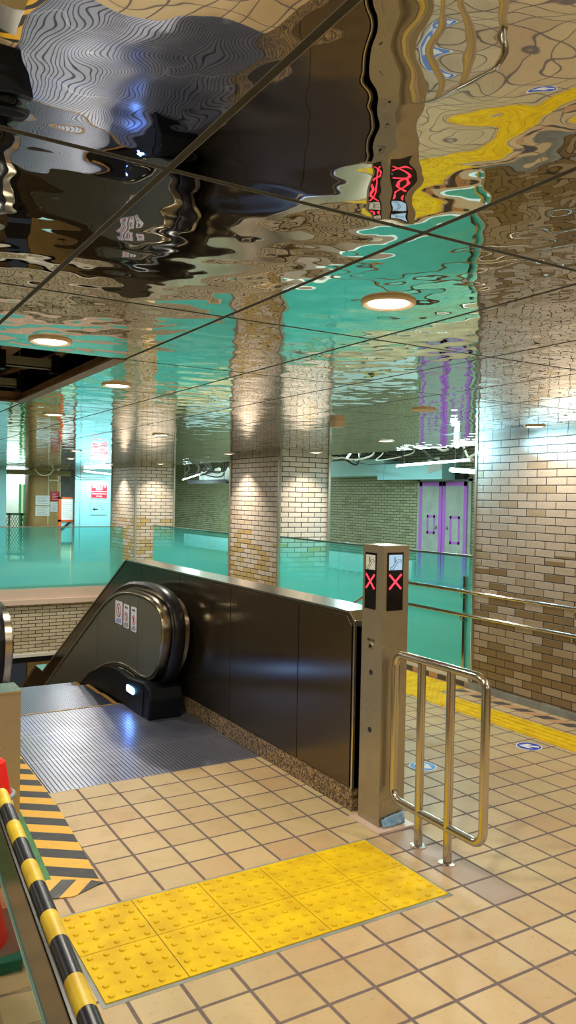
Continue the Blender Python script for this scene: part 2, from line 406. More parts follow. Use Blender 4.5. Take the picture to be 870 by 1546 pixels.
# opening in the ceiling: frame and dark void
b = NB()
bx(b, OX1, OX1+.012, OY0, OY1, H-.004, H+.065); bx(b, OX0-.012, OX0, OY0, OY1, H-.004, H+.065)
bx(b, OX0, OX1, OY1, OY1+.012, H-.004, H+.065); bx(b, OX0, OX1, OY0-.012, OY0, H+.001, H+.065)
bx(b, OX1-.05, OX1, OY0, OY1, H-.004, H+.006); bx(b, OX0, OX1, OY1-.03, OY1, H-.004, H+.006)
struct('trim_1', b, 'brown')
b = NB(); bx(b, -4, 5.9, -3, 19, 3.0, 3.05); struct('ceiling_upper', b, 'matblack')
b = NB(); bx(b, 5.9, 10.6, -3, 26, 2.8, 2.85); bx(b, -4, 10.6, 19, 26, 2.8, 2.85); struct('ceiling_corridor', b, 'plaster')
b = NB(); bx(b, 5.88, 5.92, 5.2, 19, H+.012, 3.0); bx(b, -4, 5.9, 19.0, 19.04, H+.012, 3.0); struct('trim_2', b, 'plaster')
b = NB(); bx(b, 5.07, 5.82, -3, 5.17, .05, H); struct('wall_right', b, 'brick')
b = NB(); bx(b, 5.03, 5.86, -3, 5.2, 0, .05); bevel(b, .006); struct('baseboard_right', b, 'kerb')
b = NB(); bx(b, 5.06, 5.075, 5.155, 5.18, .05, H); bx(b, 5.075, 5.83, 5.165, 5.18, .05, .06); struct('trim_3', b, 'steel_trim')
b = NB(); bx(b, -4.1, -4, -3, 26, -4.6, 3); struct('wall_left', b, 'brick_well')
b = NB(); bx(b, -4.1, 10.6, -3.1, -3, 0, 3); struct('wall_rear', b, 'brick_well')
b = NB(); bx(b, 10.5, 10.62, -3, 26, 0, 2.8); struct('wall_far', b, 'brick_far')
b = NB(); bx(b, -4, 10.6, 26, 26.1, -.3, 2.85); struct('wall_end', b, 'plaster')
b = NB(); bx(b, -4, 5.07, 14.57, 14.72, -1.23, -.3); struct('wall_back', b, 'brick_well')
b = NB(); bx(b, 5.055, 5.07, 6.2, 14.57, -4.6, -.02); bx(b, -4, .84, 8.92, 9, -1.2, -.3); struct('wall_well', b, 'brick_well')
st = [(6.2, -4.6), (6.2, -.003)]
for i in range(24): st += [(6.2+.31*i, -.16*(i+1)), (6.2+.31*(i+1), -.16*(i+1))]
st.append((6.2+.31*24, -4.6))
stairs = empty('staircase', (3.87, 6.2, 0), 'tiled stairs going down beside the escalator, seen only in the mirror ceiling', 'stairs')
b = NB(); prism(b, st, 0, 2.70, 5.05); mesh('treads', b, 'floor', stairs)
for i in range(24):
    b = NB(); bx(b, 2.72, 5.03, 6.2+.31*i+.255 , 6.2+.31*i+.305, -.16*(i+1), -.16*(i+1)+.003); mesh('nosing', b, 'yellow', stairs)
b = NB(); bx(b, 2.72, 5.03, 6.12, 6.19, .0, .002); mesh('nosing', b, 'yellow', stairs)
b = NB(); bx(b, -4, 5.07, 14.52, 14.60, -.24, -.05); bx(b, -4, 5.07, 14.47, 14.60, -.33, -.24); bevel(b, .02, 3); struct('trim_4', b, 'sill')
b = NB(); bx(b, -4, 5.07, 14.49, 14.72, -1.28, -1.23, 0); bx(b, -4, 5.07, 14.51, 14.72, -1.38, -1.28, 1); struct('trim_5', b, ['white', 'black'])
b = NB(); bx(b, -4, 3.37, 17.5, 17.6, -4.6, -1.0); struct('wall_lower', b, 'tile_wall')
# steel cladding below the bulkhead
b = NB(); bx(b, 3.37, 5.07, 14.9, 15.0, -3.4, -1.38)
for x in (3.62, 4.0, 4.4): bx(b, x, x+.012, 14.89, 14.9, -3.4, -1.38)
tag(mesh('steel_cladding', b, 'steel_body'), 'brushed steel cladding down in the escalator well under the brick bulkhead', 'cladding')
# brick columns
def column(y0, y1, lab):
    t = empty('brick_column', (5.07, y0, 0), lab, 'column')
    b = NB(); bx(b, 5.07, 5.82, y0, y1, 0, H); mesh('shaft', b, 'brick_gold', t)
    for (x, y) in ((5.07, y0), (5.82, y0), (5.07, y1)):
        b = NB(); bx(b, x-.022 if x < 5.5 else x-.012, x+.012 if x < 5.5 else x+.022, y-.022 if y == y0 else y-.012, y+.012 if y == y0 else y+.022, .0, H-.002); bevel(b, .004)
        mesh('corner_trim', b, 'steel_trim', t)
column(8.66, 10.03, 'nearer square brick column with metal corner trims, between the two glass runs')
column(13.93, 15.30, 'farther brick column with metal corner trims, left of the nearer one')
# ------------------------------------------------------------------ downlights
def area(name, loc, size, power, col, rot=(0, 0, 0), sy=None, spread=None):
    l = bpy.data.lights.new(name, 'AREA'); l.energy = power; l.color = col; l.shape = 'DISK' if sy is None else 'RECTANGLE'; l.size = size
    if sy: l.size_y = sy
    if spread: l.spread = math.radians(spread)
    o = bpy.data.objects.new(name, l); C.objects.link(o); o.location = loc; o.rotation_euler = rot
    return o
WARM = (1.0, .92, .80)
DL = [(1.458, 1.868, 1, 'bright round downlight nearest the camera, over the tactile paving'),
      (.768, 3.085, 1, 'round downlight at the near edge of the ceiling opening'),
      (1.377, 4.10, 1, 'round downlight right beside the ceiling opening, past the near one'),
      (1.503, 5.9, 1, 'round downlight just beyond the far edge of the ceiling opening'),
      (3.355, 3.907, 0, 'unlit beige downlight in the ceiling above the walkway'),
      (4.713, 4.194, 1, 'dim warm downlight close to the large brick wall at right'),
      (4.827, 6.176, 1, 'white downlight above the glass barrier in front of the taped door'),
      (2.839, 7.136, 1, 'small far downlight over the escalator, in front of the far brick column'),
      (5.42, 8.36, 3, 'downlight in front of the nearer brick column at its right face'),
      (4.78, 9.55, 2, 'downlight beside the left face of the nearer brick column'),
      (5.42, 13.62, 3, 'downlight in front of the right face of the farther brick column'),
      (4.78, 14.6, 2, 'downlight beside the left face of the farther brick column'),
      (3.3, .9, 1, 'x'), (4.7, 1.9, 1, 'x'), (4.6, -.6, 1, 'x'), (-1.0, 1.9, 1, 'x'), (.4, -1.2, 1, 'x'), (2.4, -1.2, 1, 'x'), (-1.8, 4.8, 1, 'x'), (-1.8, 8.5, 1, 'x'), (1.2, 8.6, 1, 'x'), (3.0, 10.6, 4, 'x'), (1.2, 12.9, 4, 'x'), (3.6, 13.0, 4, 'x')]  # x entries are extra downlights added as fill for hall and well
b = NB(); lathe(b, 0, 0, [(.082, H), (.082, H-.006), (.076, H-.010), (.060, H-.004), (.058, H-.002)], 32)
d0 = empty('downlight', (0, 0, H), DL[0][3], 'ceiling light', 'round downlights in the mirror ceiling')
mesh('rim', b, 'beige', d0, smooth=True, loc=Vector((0, 0, H))-Vector((0, 0, H)))
b = NB(); lathe(b, 0, 0, [(.059, H-.003), (.059, H-.006), (.03, H-.009)], 32)
dl_lit = mesh('diffuser', b, 'lamp', d0, smooth=True)
for ch in d0.children: ch.location = (0, 0, -H)
def mkdl(first, x, y, st, lab):
    if first: r = d0; r.location = (x, y, H)
    else: r = copy_thing(d0, (x, y, H))
    if lab == 'x': r['label'] = 'round downlight in the mirror ceiling, added for fill light'
    else: r['label'] = lab
    return r
dimmesh = None
for i, (x, y, st, lab) in enumerate(DL):
    r = mkdl(i == 0, x, y, st, lab)
    if st == 0:
        for ch in r.children:
            if ch.name.startswith('diffuser'): ch.data = ch.data.copy(); ch.data.materials[0] = M['beige']
    if st == 1: area('downlight_lamp', (x, y, H-.012), .10, 15 if abs(x-4.713) > .01 else 9, WARM)
    if st == 4: area('downlight_lamp', (x, y, H-.012), .10, 32, WARM)
    elif st > 1: area('downlight_lamp', (x, y, H-.012), .07, 11 if st == 2 else 7.5, (1.0, .82, .64), spread=95)
# ------------------------------------------------------------------ tactile tiles
def stud(bm, x, y, z, r=.0125, h=.0062, n=12):
    ra = []
    for rr, zz in ((r, 0), (r*.82, h*.8), (r*.45, h)):
        ra.append([bm.verts.new((x+rr*math.cos(2*PI*i/n), y+rr*math.sin(2*PI*i/n), z+zz)) for i in range(n)])
    for A, B in zip(ra, ra[1:]):
        for j in range(n): bm.faces.new((A[j], A[(j+1) % n], B[(j+1) % n], B[j]))
    bm.faces.new(ra[-1])
TS = .300
b = NB(); bx(b, .0018, TS-.0018, .0018, TS-.0018, 0, .004); bevel(b, .0012, 1)
for i in range(5):
    for j in range(5): stud(b, TS*(i+.5)/5, TS*(j+.5)/5, .004)
tt0 = mesh('tactile_tile', b, 'yellow', smooth=True)
rows = ['near row', 'far row']; cols = ['first tile from the left', 'second tile from the left', 'middle tile', 'second tile from the right', 'last tile at the right']
k = 0
for j in range(2):
    for i in range(5):
        o = tt0 if k == 0 else tt0.copy()
        if k: C.objects.link(o)
        k += 1
        o.location = (.826+TS*i, 2.478+TS*j, .0012)
        tag(o, 'yellow studded tactile tile before the escalator, %s, %s' % (rows[j], cols[i]), 'tactile tile', 'studded tactile tiles before the escalator')
b = NB(); bx(b, .812, 2.34, 2.462, 3.094, .0002, .001); tag(mesh('tile_bedding', b, 'kerb'), 'thin grey bedding frame around the block of ten yellow tactile tiles', 'bedding')
b = NB(); bx(b, .0018, TS-.0018, .0018, TS-.0018, 0, .004)
for i in range(4):
    x = TS*(i+.5)/4; bx(b, x-.012, x+.012, .012, TS-.012, .004, .009)
bevel(b, .0015, 1)
gt0 = mesh('guide_tile', b, 'yellow'); gt0.location = (4.405, 4.6, 0)
tag(gt0, 'yellow ribbed guide tile in the line beside the brick wall', 'tactile tile', 'ribbed guide tiles in the line beside the brick wall')
for i in range(1, 9):
    o = gt0.copy(); C.objects.link(o); o.location = (4.405, 4.6-TS*i, 0)
for (x, y) in ((4.405, 4.9), (4.405, 5.2), (4.405, 5.5), (4.705, 5.2), (4.705, 5.5), (4.405, 5.8), (4.705, 5.8)):
    o = tt0.copy(); C.objects.link(o); o.location = (x, y, 0)
    tag(o, 'yellow studded tactile tile at the far end of the guide line, behind the tube fence', 'tactile tile', 'studded tactile tiles at the end of the guide line')
# ------------------------------------------------------------------ hazard tape and mat on the floor
def strip(pts, z0, z1, jitter=.0):
    bm = NB(); prism(bm, pts, 2, z0, z1); return bm
tp = strip([(1.124, 5.30), (1.121, 4.2), (1.066, 3.30), (.885, 3.40), (.93, 4.187), (.94, 5.30)], .0005, .0022)
tag(mesh('hazard_tape', tp, 'tape'), 'wide black and yellow striped tape along the left of the landing', 'tape')
tp = strip([(1.02, 3.335), (1.075, 3.28), (.93, 3.22), (.60, 3.31), (.62, 3.43), (.88, 3.41)], .0024, .0042)
tag(mesh('hazard_tape', tp, 'tape_x'), 'short crossing piece of black and yellow tape at the corner of the green mat', 'tape')
tp = strip([(.935, 5.30), (.93, 4.19), (.90, 3.40), (.0, 3.55), (.0, 5.30)], .0001, .0016)
tag(mesh('floor_mat', tp, 'green_mat'), 'green sheet on the floor between the steel pillar and the striped tape', 'mat')
tp = strip([(4.86, -1), (4.96, -1), (4.96, 5.9), (4.86, 5.9)], .0002, .0016)
tag(mesh('hazard_tape', tp, 'tape_worn'), 'worn striped tape on the floor along the foot of the right brick wall', 'tape')
# stickers
for (x, y, a, lab) in ((4.225, 3.742, PI*.75, 'round blue floor sticker with a white arrow, near the yellow guide line'), (3.30, 3.775, -PI*.4, 'round blue floor sticker with a white arrow, seen through the tube fence')):
    t = empty('floor_sticker', (x, y, 0), lab, 'sticker')
    b = NB(); lathe(b, x, y, [(.088, .0003), (.088, .0012)], 32); mesh('rim', b, 'paper', t)
    b = NB(); lathe(b, x, y, [(.08, .0012), (.08, .0018)], 32); mesh('disc', b, 'blue', t)
    A = [(-.066, -.017), (.006, -.017), (-.022, -.050), (.012, -.050), (.068, 0), (.012, .050), (-.022, .050), (.006, .017), (-.066, .017)]
    ca, sa = math.cos(a), math.sin(a)
    b = NB(); prism(b, [(x+p*ca-q*sa, y+p*sa+q*ca) for p, q in A], 2, .0018, .0024); mesh('arrow', b, 'paper', t)
# ------------------------------------------------------------------ parapet
PZ = 1.077
t = empty('parapet', (2.58, 3.4, 0), 'long dark steel parapet beside the escalator with bright cap and granite foot', 'parapet')
prof = [(3.415, .12), (3.415, 1.02), (3.47, PZ-.012), (7.05, PZ-.012), (10.134, -.595), (10.47, -.595), (11.6, -1.21), (11.6, -2.6), (7.4, -.35), (6.1, .12)]
b = NB(); prism(b, prof, 0, 2.482, 2.68); mesh('body', b, 'steel_dark', t)
for y0, y1 in ((3.43, 3.968), (3.976, 4.868), (4.876, 5.765), (5.773, 6.62), (6.628, 7.03)):
    top = PZ-.03; bt = .125 if y1 < 6.2 else (.125 if y0 < 6 else -.1)
    P = [(y0, bt), (y0, 1.0 if y0 < 3.5 else top), (y0+.05, top), (y1, top), (y1, bt)] if y0 < 3.5 else [(y0, bt), (y0, top), (y1, top), (y1, bt)]
    b = NB(); prism(b, P, 0, 2.476, 2.483); bevel(b, .001, 1); mesh('side_panel', b, 'steel_dark', t)
cap = [(3.40, .12), (3.40, 1.03), (3.455, PZ), (7.06, PZ), (10.12, -.575), (10.49, -.575), (11.62, -1.19), (11.6, -1.21), (10.47, -.595), (10.134, -.595), (7.05, PZ-.014), (3.462, PZ-.014), (3.412, 1.025), (3.412, .12)]
b = NB(); prism(b, cap, 0, 2.474, 2.69); bevel(b, .002, 1); mesh('cap', b, 'steel_cap', t)
b = NB(); bx(b, 2.487, 2.68, 3.398, 3.406, .125, 1.0); mesh('end_panel', b, 'steel_dark', t)
b = NB(); bx(b, 2.476, 2.69, 3.40, 6.3, 0, .12); bevel(b, .002, 1); mesh('plinth', b, 'granite', t)
# ------------------------------------------------------------------ escalator
E0 = Vector((1.66, 5.2, 0))
esc = empty('escalator', E0, 'descending escalator with ribbed landing, black handrails and steel sides', 'escalator')
b = NB(); bx(b, 1.135, 2.474, 4.41, 6.06, -.1, .0015); mesh('landing_plate', b, 'landing', esc)
b = NB(); bx(b, 1.2, 2.1, 6.06, 6.085, -.1, .004); mesh('comb', b, 'yellow_line', esc)
zs = [0, -.012, -.075, -.22, -.42, -.63, -.85, -1.08, -1.31]
for k, z in enumerate(zs):
    y = 6.09+.4*k; z -= .004
    b = NB(); prism(b, [(y, z), (y+.39, z), (y+.395, z-.03), (y+.36, z-.30), (y, z-.30)], 0, 1.21, 2.095)
    s = mesh('step', b, 'step', esc)
    b = NB(); bx(b, 2.06, 2.095, y+.01, y+.38, z, z+.002); mesh('edge_line', b, 'yellow_line', s); b = NB(); bx(b, 1.21, 1.245, y+.01, y+.38, z, z+.002); mesh('edge_line', b, 'yellow_line', s)
body = [(11.2, -1.765), (7.559, .303), (7.212, .5), (6.892, .685), (6.665, .79), (6.449, .861), (6.244, .898), (5.984, .915), (5.741, .910), (5.569, .885), (5.457, .828), (5.399, .745), (5.385, .65), (5.415, .523), (5.485, .398), (5.595, .29), (5.72, .245), (5.86, .232), (6.016, .243), (6.179, .25), (6.419, .235), (6.71, .167), (6.981, .07), (7.225, -.07), (7.45, -.20), (11.2, -2.33)]
def smoothpath(pts, it=2):
    for _ in range(it):
        q = [pts[0]]
        for a, c in zip(pts, pts[1:]): q += [(a[0]*.75+c[0]*.25, a[1]*.75+c[1]*.25), (a[0]*.25+c[0]*.75, a[1]*.25+c[1]*.75)]
        q.append(pts[-1]); pts = q
    return pts
bodyS = smoothpath(body, 2)
def offset(pts, d):
    out = []
    for i in range(len(pts)):
        a = Vector(pts[max(i-1, 0)]); c = Vector(pts[min(i+1, len(pts)-1)]); tt = (c-a).normalized(); nn = Vector((tt.y, -tt.x)); p = Vector(pts[i])+nn*d; out.append((p.x, p.y))
    return out
# skirt outline (follows the wave on top)
wave = [(5.72, .245), (5.86, .232), (6.016, .243), (6.179, .25), (6.419, .235), (6.71, .167), (6.981, .07), (7.225, -.07), (7.45, -.20), (11.2, -2.33)]
for side in (0, 1):
    mx = (lambda x: x) if side == 0 else (lambda x: 3.32-x)
    nm = 'right' if side == 0 else 'left'
    bal = NB(); prism(bal, bodyS, 0, mx(2.2), mx(2.4)); bo = mesh('balustrade', bal, 'steel_body', esc, smooth=True)
    # inner panel plate
    ins = offset(bodyS, -.028)
    b = NB(); prism(b, ins, 0, mx(2.197), mx(2.2)); mesh('inner_panel', b, 'steel_inner', bo)
    for yy in (5.95, 6.98):
        b = NB(); bx(b, min(mx(2.1955), mx(2.197)), max(mx(2.1955), mx(2.197)), yy-.003, yy+.003, .26 if yy < 6 else .09, .875 if yy < 6 else .60); mesh('panel_joint', b, 'steel_moulding', bo)
    b = NB(); mp = [(mx(2.197), p[0], p[1]) for p in offset(bodyS, -.026)][::2]; tube(b, mp, .011, 8); mesh('moulding', b, 'steel_moulding', bo, smooth='all')
    b = NB(); mp = [(mx(2.19), p[0], p[1]) for p in offset(smoothpath(wave, 2), .012)]; tube(b, mp, .010, 8); mesh('lower_moulding', b, 'steel_moulding', bo, smooth='all')
    # handrail: follows the outside, returns under the newel
    hp = offset(bodyS, .040); hp = hp[:int(len(hp)*.66)]
    belt = [(-.044, -.020), (-.048, .006), (-.040, .020), (-.024, .026), (.024, .026), (.040, .020), (.048, .006), (.044, -.020)]
    b = NB(); sweep(b, [(mx(2.30), p[0], p[1]) for p in hp], [(a, c if True else c) for a, c in belt], up=(1, 0, 0))
    mesh('handrail', b, 'rubber', esc, smooth=True)
    b = NB(); hp2 = offset(bodyS, .010)[:int(len(hp)*1.0)]; sweep(b, [(mx(2.30), p[0], p[1]) for p in hp2], [(-.03, -.014), (-.03, .014), (.03, .014), (.03, -.014)], up=(1, 0, 0)); mesh('handrail_track', b, 'steel_moulding', bo)
    # black skirt and newel base
    sk = [(5.62, .0), (5.60, .20), (5.64, .25)]+[(p[0], p[1]-.006) for p in wave]+[(11.2, -2.9), (7.4, -.75), (6.1, -.2), (6.08, 0)]
    b = NB(); prism(b, sk, 0, mx(2.12), mx(2.19)); s = mesh('skirt', b, 'black', esc)
    b = NB(); prism(b, [(5.50, .0), (5.47, .15), (5.50, .235), (5.62, .262), (6.4, .20), (6.4, 0)], 0, mx(2.125), mx(2.39)); bevel(b, .012, 3); mesh('newel_base', b, 'black', esc)
    # comb light
    b = NB(); pl = []
    for i in range(24):
        a = 2*PI*i/24; pl.append((5.875+.085*math.copysign(1, math.cos(a))*.7+.026*math.cos(a), .155+.026*math.sin(a)))
    prism(b, pl, 0, mx(2.114), mx(2.121)); mesh('comb_light', b, 'comb_lamp', s)
    area('comb_lamp', (mx(2.108), 5.875, .155), .16, 0.45 if side == 0 else .5, (.10, .22, 1.0), rot=(0, PI/2 if side == 0 else -PI/2, 0), sy=.05)
    # deck filler toward the parapet
    x0, x1 = sorted((mx(2.4), mx(2.474)))
    b = NB(); prism(b, [(6.3, -.2), (6.3, 0.0), (6.9, -.03), (11.2, -2.2), (11.2, -2.6)], 0, x0, x1); mesh('outer_deck', b, 'steel_dark', esc)
# notices on the inner panel
def on_panel(y, z): return (2.1935, y, z)
for (y0, y1, z0, z1, lab, big) in ((6.49, 6.315, .590, .782, 'white notice with a large red prohibition ring, left of three', 1), (6.278, 6.15, .583, .778, 'white notice with a small dark red figure, middle of three', 0), (6.098, 5.975, .580, .778, 'white notice with a thin red ring, right of three', 0)):
    t = empty('notice_sticker', (2.195, (y0+y1)/2, z0), lab+' on the escalator side', 'sticker')
    P = rounded([Vector((y0, z0, 0)), Vector((y0, z1, 0)), Vector((y1, z1, 0)), Vector((y1, z0, 0))], .012, 3)
    b = NB(); prism(b, [(p.x, p.y) for p in P], 0, 2.1945, 2.1968); mesh('sheet', b, 'paper', t)
    cy = (y0+y1)/2; cz = z0+.115 if big else z0+.092; R = .052 if big else .036; rw = .010 if big else .006
    b = NB(); pth = [(2.194, cy+R*math.cos(a*PI/14), cz+R*math.sin(a*PI/14)) for a in range(28)]
    sweep(b, pth, [(-.0006, -rw/2), (-.0006, rw/2), (.0006, rw/2), (.0006, -rw/2)], closed=True, up=(1, 0, 0)); mesh('ring', b, 'red', t)
    b = NB(); prism(b, [(cy-R*.62-.003, cz-R*.7), (cy-R*.62+.004, cz-R*.78), (cy+R*.66, cz+R*.66), (cy+R*.6, cz+R*.75)], 0, 2.1936, 2.1942); mesh('slash', b, 'red', t)
    b = NB(); prism(b, [(cy+.012, cz-.028), (cy+.006, cz+.004), (cy+.010, cz+.018), (cy, cz+.03), (cy-.008, cz+.018), (cy-.006, cz-.002), (cy-.014, cz-.026), (cy-.004, cz-.018), (cy, cz-.004), (cy+.004, cz-.018)], 0, 2.1932, 2.1937); mesh('figure', b, 'ink', t)
    b = NB(); w = abs(y1-y0)*.36
    for q in range(4): bx(b, 2.1938, 2.1944, cy-w, cy+w*(1 if q < 3 else .3), z0+.012+q*.0095, z0+.016+q*.0095)
    if not big:
        for q in range(3): bx(b, 2.1938, 2.1944, cy-.03+q*.022, cy-.014+q*.022, z1-.034, z1-.018)
    mesh('lettering', b, 'blue' if big else 'ink', t)
# ------------------------------------------------------------------ signal post
px0, px1, py0, py1, pz = 2.468, 2.630, 3.152, 3.328, 1.447
sp = empty('signal_post', ((px0+px1)/2, (py0+py1)/2, 0), 'square brushed steel post with red X signals at the end of the parapet', 'post')
b = NB(); bx(b, px0, px1, py0, py1, .008, pz); bevel(b, .003, 2); mesh('housing', b, 'steel_post', sp)
b = NB(); bx(b, 2.425, 2.662, 3.095, 3.352, .0, .008); bevel(b, .001, 1); mesh('base_plate', b, 'sill', sp)
def xcross(c, ax, w, h, tw):
    bm = NB()
    for s in (1, -1):
        a = Vector((-w/2*s, -h/2)); e = Vector((w/2*s, h/2)); d = (e-a).normalized(); n = Vector((-d.y, d.x))*tw/2
        P = [a-n, a+n, e+n, e-n]
        if ax == 'y': prism(bm, [(c[0]+p.x, c[2]+p.y) for p in P], 1, c[1]-.0012-(.0002 if s > 0 else 0), c[1])
        else: prism(bm, [(c[1]+p.x, c[2]+p.y) for p in P], 0, c[0]-.0012-(.0002 if s > 0 else 0), c[0])
    return bm
ESC = [(-.030, -.026), (-.014, -.026), (.012, .012), (.030, .012)]
for face in ('y', 'x'):
    if face == 'y':
        b = NB(); bx(b, 2.489, 2.592, py0-.003, py0, 1.114, 1.412); d = mesh('display', b, 'black_glass', sp)
        c = (2.5405, py0-.003); b = NB(); bx(b, 2.498, 2.583, py0-.0042, py0-.003, 1.322, 1.400); bevel(b, .0006, 1); pg = mesh('pictogram_panel', b, 'sign_blue', d)
        P3 = lambda u, v, o=0: (c[0]+u, py0-.0046-o, 1.361+v)
        X = xcross((c[0], py0-.003, 1.262), 'y', .076, .074, .0095); upv = (0, 1, 0)
    else:
        b = NB(); bx(b, px0-.003, px0, 3.214, 3.306, 1.114, 1.406); d = mesh('display', b, 'black_glass', sp)
        c = (0, 3.260); b = NB(); bx(b, px0-.0042, px0-.003, 3.221, 3.299, 1.318, 1.394); bevel(b, .0006, 1); pg = mesh('pictogram_panel', b, 'sign_beige', d)
        P3 = lambda u, v, o=0: (px0-.0046-o, c[1]-u*.92, 1.356+v)
        X = xcross((px0-.003, c[1], 1.257), 'x', .070, .074, .0095); upv = (1, 0, 0)
    mesh('cross_signal', X, 'red_led', d)
    b = NB(); base = [P3(u, v-.004) for u, v in ESC]
    outl = [P3(u, v-.004) for u, v in ((-.033, -.031), (-.016, -.031), (.013, .006), (.032, .006), (.036, .012), (.032, .018), (.007, .018), (-.021, -.019), (-.033, -.019), (-.037, -.025))]
    sweep(b, outl, [(-.0006, -.0013), (-.0006, .0013), (.0006, .0013), (.0006, -.0013)], closed=True, up=upv)
    fig = [P3(-.006, .028), P3(-.006, .002)]
    sweep(b, fig, [(-.0006, -.0026), (-.0006, .0026), (.0006, .0026), (.0006, -.0026)], up=upv); mesh('escalator_symbol', b, 'ink', pg)
def disc_x(z, y, r, th, mat, name, par=None):
    bm = NB(); prism(bm, [(y+r*math.cos(i*PI/9), z+r*math.sin(i*PI/9)) for i in range(18)], 0, px0-th, px0+.001); return mesh(name, bm, mat, par or sp)
ks = disc_x(.922, 3.247, .0165, .005, 'steel_rail', 'key_switch'); disc_x(.922, 3.247, .009, .009, 'black', 'key_core', ks)
disc_x(.786, 3.242, .0145, .0015, 'matblack', 'sensor_hole'); disc_x(.487, 3.242, .0145, .0015, 'matblack', 'sensor_hole')
b = NB()
for z in (.675, .615, .555, .640, .590):
    for dy in ((0,) if z in (.675, .615, .555) else (-.03, .03)):
        prism(b, [(3.243+dy+.0025*math.cos(i), z+.0025*math.sin(i)) for i in range(6)], 0, px0-.001, px0)
for i in range(4):
    for j in range(7):
        prism(b, [(3.222+i*.014+.0014*math.cos(q), .25+j*.013+.0014*math.sin(q)) for q in range(6)], 0, px0-.0008, px0)
mesh('speaker_holes', b, 'ink', sp)
for (y, z) in ((3.30, .135), (3.19, .12)): disc_x(z, y, .005, .0025, 'steel_cap', 'screw')
b = NB()
for x in (2.495, 2.61): prism(b, [(x+.005*math.cos(i*PI/5), .125+.005*math.sin(i*PI/5)) for i in range(10)], 1, py0-.0025, py0+.001)
mesh('screw', b, 'steel_cap', sp)
b = text_bm('運転方向', .016, (px0-.0006, 3.247, .952), (0, -1, 0), (0, 0, 1), .0003); mesh('lettering', b, 'ink', sp)
b = NB()
for y0, y1, z in ((3.172, 3.322, .41), (3.19, 3.30, .375), (3.182, 3.318, .75)): bx(b, px0-.0006, px0, y0, y1, z, z+.0012)
mesh('engraved_line', b, 'steel_moulding', sp)
# crumpled film at the foot
b = NB(); N = 12
g = [[None]*6 for _ in range(N)]
for i in range(N):
    for j in range(6):
        u = i/(N-1); v = j/5
        g[i][j] = b.verts.new((2.478+.145*u, py0-.006-.016*(1-v)-random.random()*.008, .010+.052*v*(.75+.4*u)+random.random()*.004))
for i in range(N-1):
    for j in range(5): b.faces.new((g[i][j], g[i+1][j], g[i+1][j+1], g[i][j+1]))
o = mesh('plastic_film', b, 'fabric_blue', smooth=True); md = o.modifiers.new('s', 'SOLIDIFY'); md.thickness = .0015
tag(o, 'crumpled pale blue film stuck at the foot of the signal post', 'film')
# ------------------------------------------------------------------ tube fence
FX = 2.52
fe = empty('tube_fence', (FX, 2.8, 0), 'low polished steel tube fence standing on two legs beside the signal post', 'fence')
loop = rounded([Vector((FX, 3.105, .165)), Vector((FX, 3.105, .905)), Vector((FX, 2.478, .905)), Vector((FX, 2.478, .165))], .06, 7)
b = NB(); tube(b, loop, .0205, 16, closed=True); mesh('frame', b, 'steel_rail', fe, smooth='all')
for y in (2.905, 2.70):
    b = NB(); tube(b, [(FX, y, .0), (FX, y, .3), (FX, y, .6), (FX, y, .892)], .0205, 16); lg = mesh('leg', b, 'steel_rail', fe, smooth=True)
    b = NB(); lathe(b, FX, y, [(.040, 0), (.040, .004), (.022, .008)], 24); mesh('flange', b, 'steel_cap', lg, smooth=True)
# ------------------------------------------------------------------ wall handrail
for z, lab, yend in ((.872, 'upper polished steel handrail running along the right brick wall and glass', 6.8), (.662, 'lower polished steel handrail running along the right brick wall and glass', 8.3)):
    t = empty('wall_handrail', (5.0, 4, z), lab, 'handrail')
    b = NB(); pts = [Vector((4.995, -1, z)), Vector((4.995, 1, z)), Vector((4.995, 3, z)), Vector((4.995, 5, z)), Vector((4.995, 6.28, z)), Vector((4.995, 13.0, z-.516*6.72))]
    tube(b, rounded(pts, .12, 5, closed=False), .0175, 14); mesh('rail', b, 'steel_rail', t, smooth='all')
    for y in (5.25, 4.03, 2.6, 1.2):
        b = NB(); tube(b, rounded([Vector((4.995, y, z-.015)), Vector((4.995, y, z-.055)), Vector((5.068, y, z-.06))], .02, 4, closed=False), .006, 8); br = mesh('bracket', b, 'steel_rail', t, smooth='all')
        if y < 5.17:
            b = NB(); q = [(y+.03*math.cos(i*PI/8), z-.06+.03*math.sin(i*PI/8)) for i in range(16)]; prism(b, q, 0, 5.058, 5.07); mesh('rose', b, 'steel_rail', br)
# ------------------------------------------------------------------ glass balustrades
def glass_run(lab, along, fixed, spans, zb, zt, mat, posts=()):
    t = empty('glass_balustrade', (fixed, spans[0][0], 0) if along == 'y' else (spans[0][0], fixed, 0), lab, 'glass barrier')
    def B(bm, a0, a1, w0, w1, z0, z1):
        if along == 'y': bx(bm, fixed+w0, fixed+w1, a0, a1, z0, z1)
        else: bx(bm, a0, a1, fixed+w0, fixed+w1, z0, z1)
    for a0, a1 in spans:
        b = NB(); B(b, a0+.004, a1-.004, -.005, .005, zb, zt); mesh('glass_pane', b, mat, t)
    b = NB(); B(b, spans[0][0], spans[-1][1], -.012, .012, zt, zt+.02); bevel(b, .004, 2); mesh('top_rail', b, 'steel_cap', t)
    for p in posts:
        b = NB(); B(b, p-.014, p+.014, -.02, .02, 0 if zb >= 0 else zb, zt if p > 100 else 1.0); bevel(b, .003, 1); mesh('post', b, 'steel_rail', t)
    return t
t = glass_run('teal frosted glass barrier between the right brick wall and the nearer column', 'y', 5.075, [(5.20, 7.30), (7.30, 8.62)], .16, 1.175, 'frost', posts=(5.275,))
b = NB(); bx(b, 5.05, 5.14, 5.2, 8.64, 0, .13); bevel(b, .008, 2); mesh('plinth', b, 'white', t)
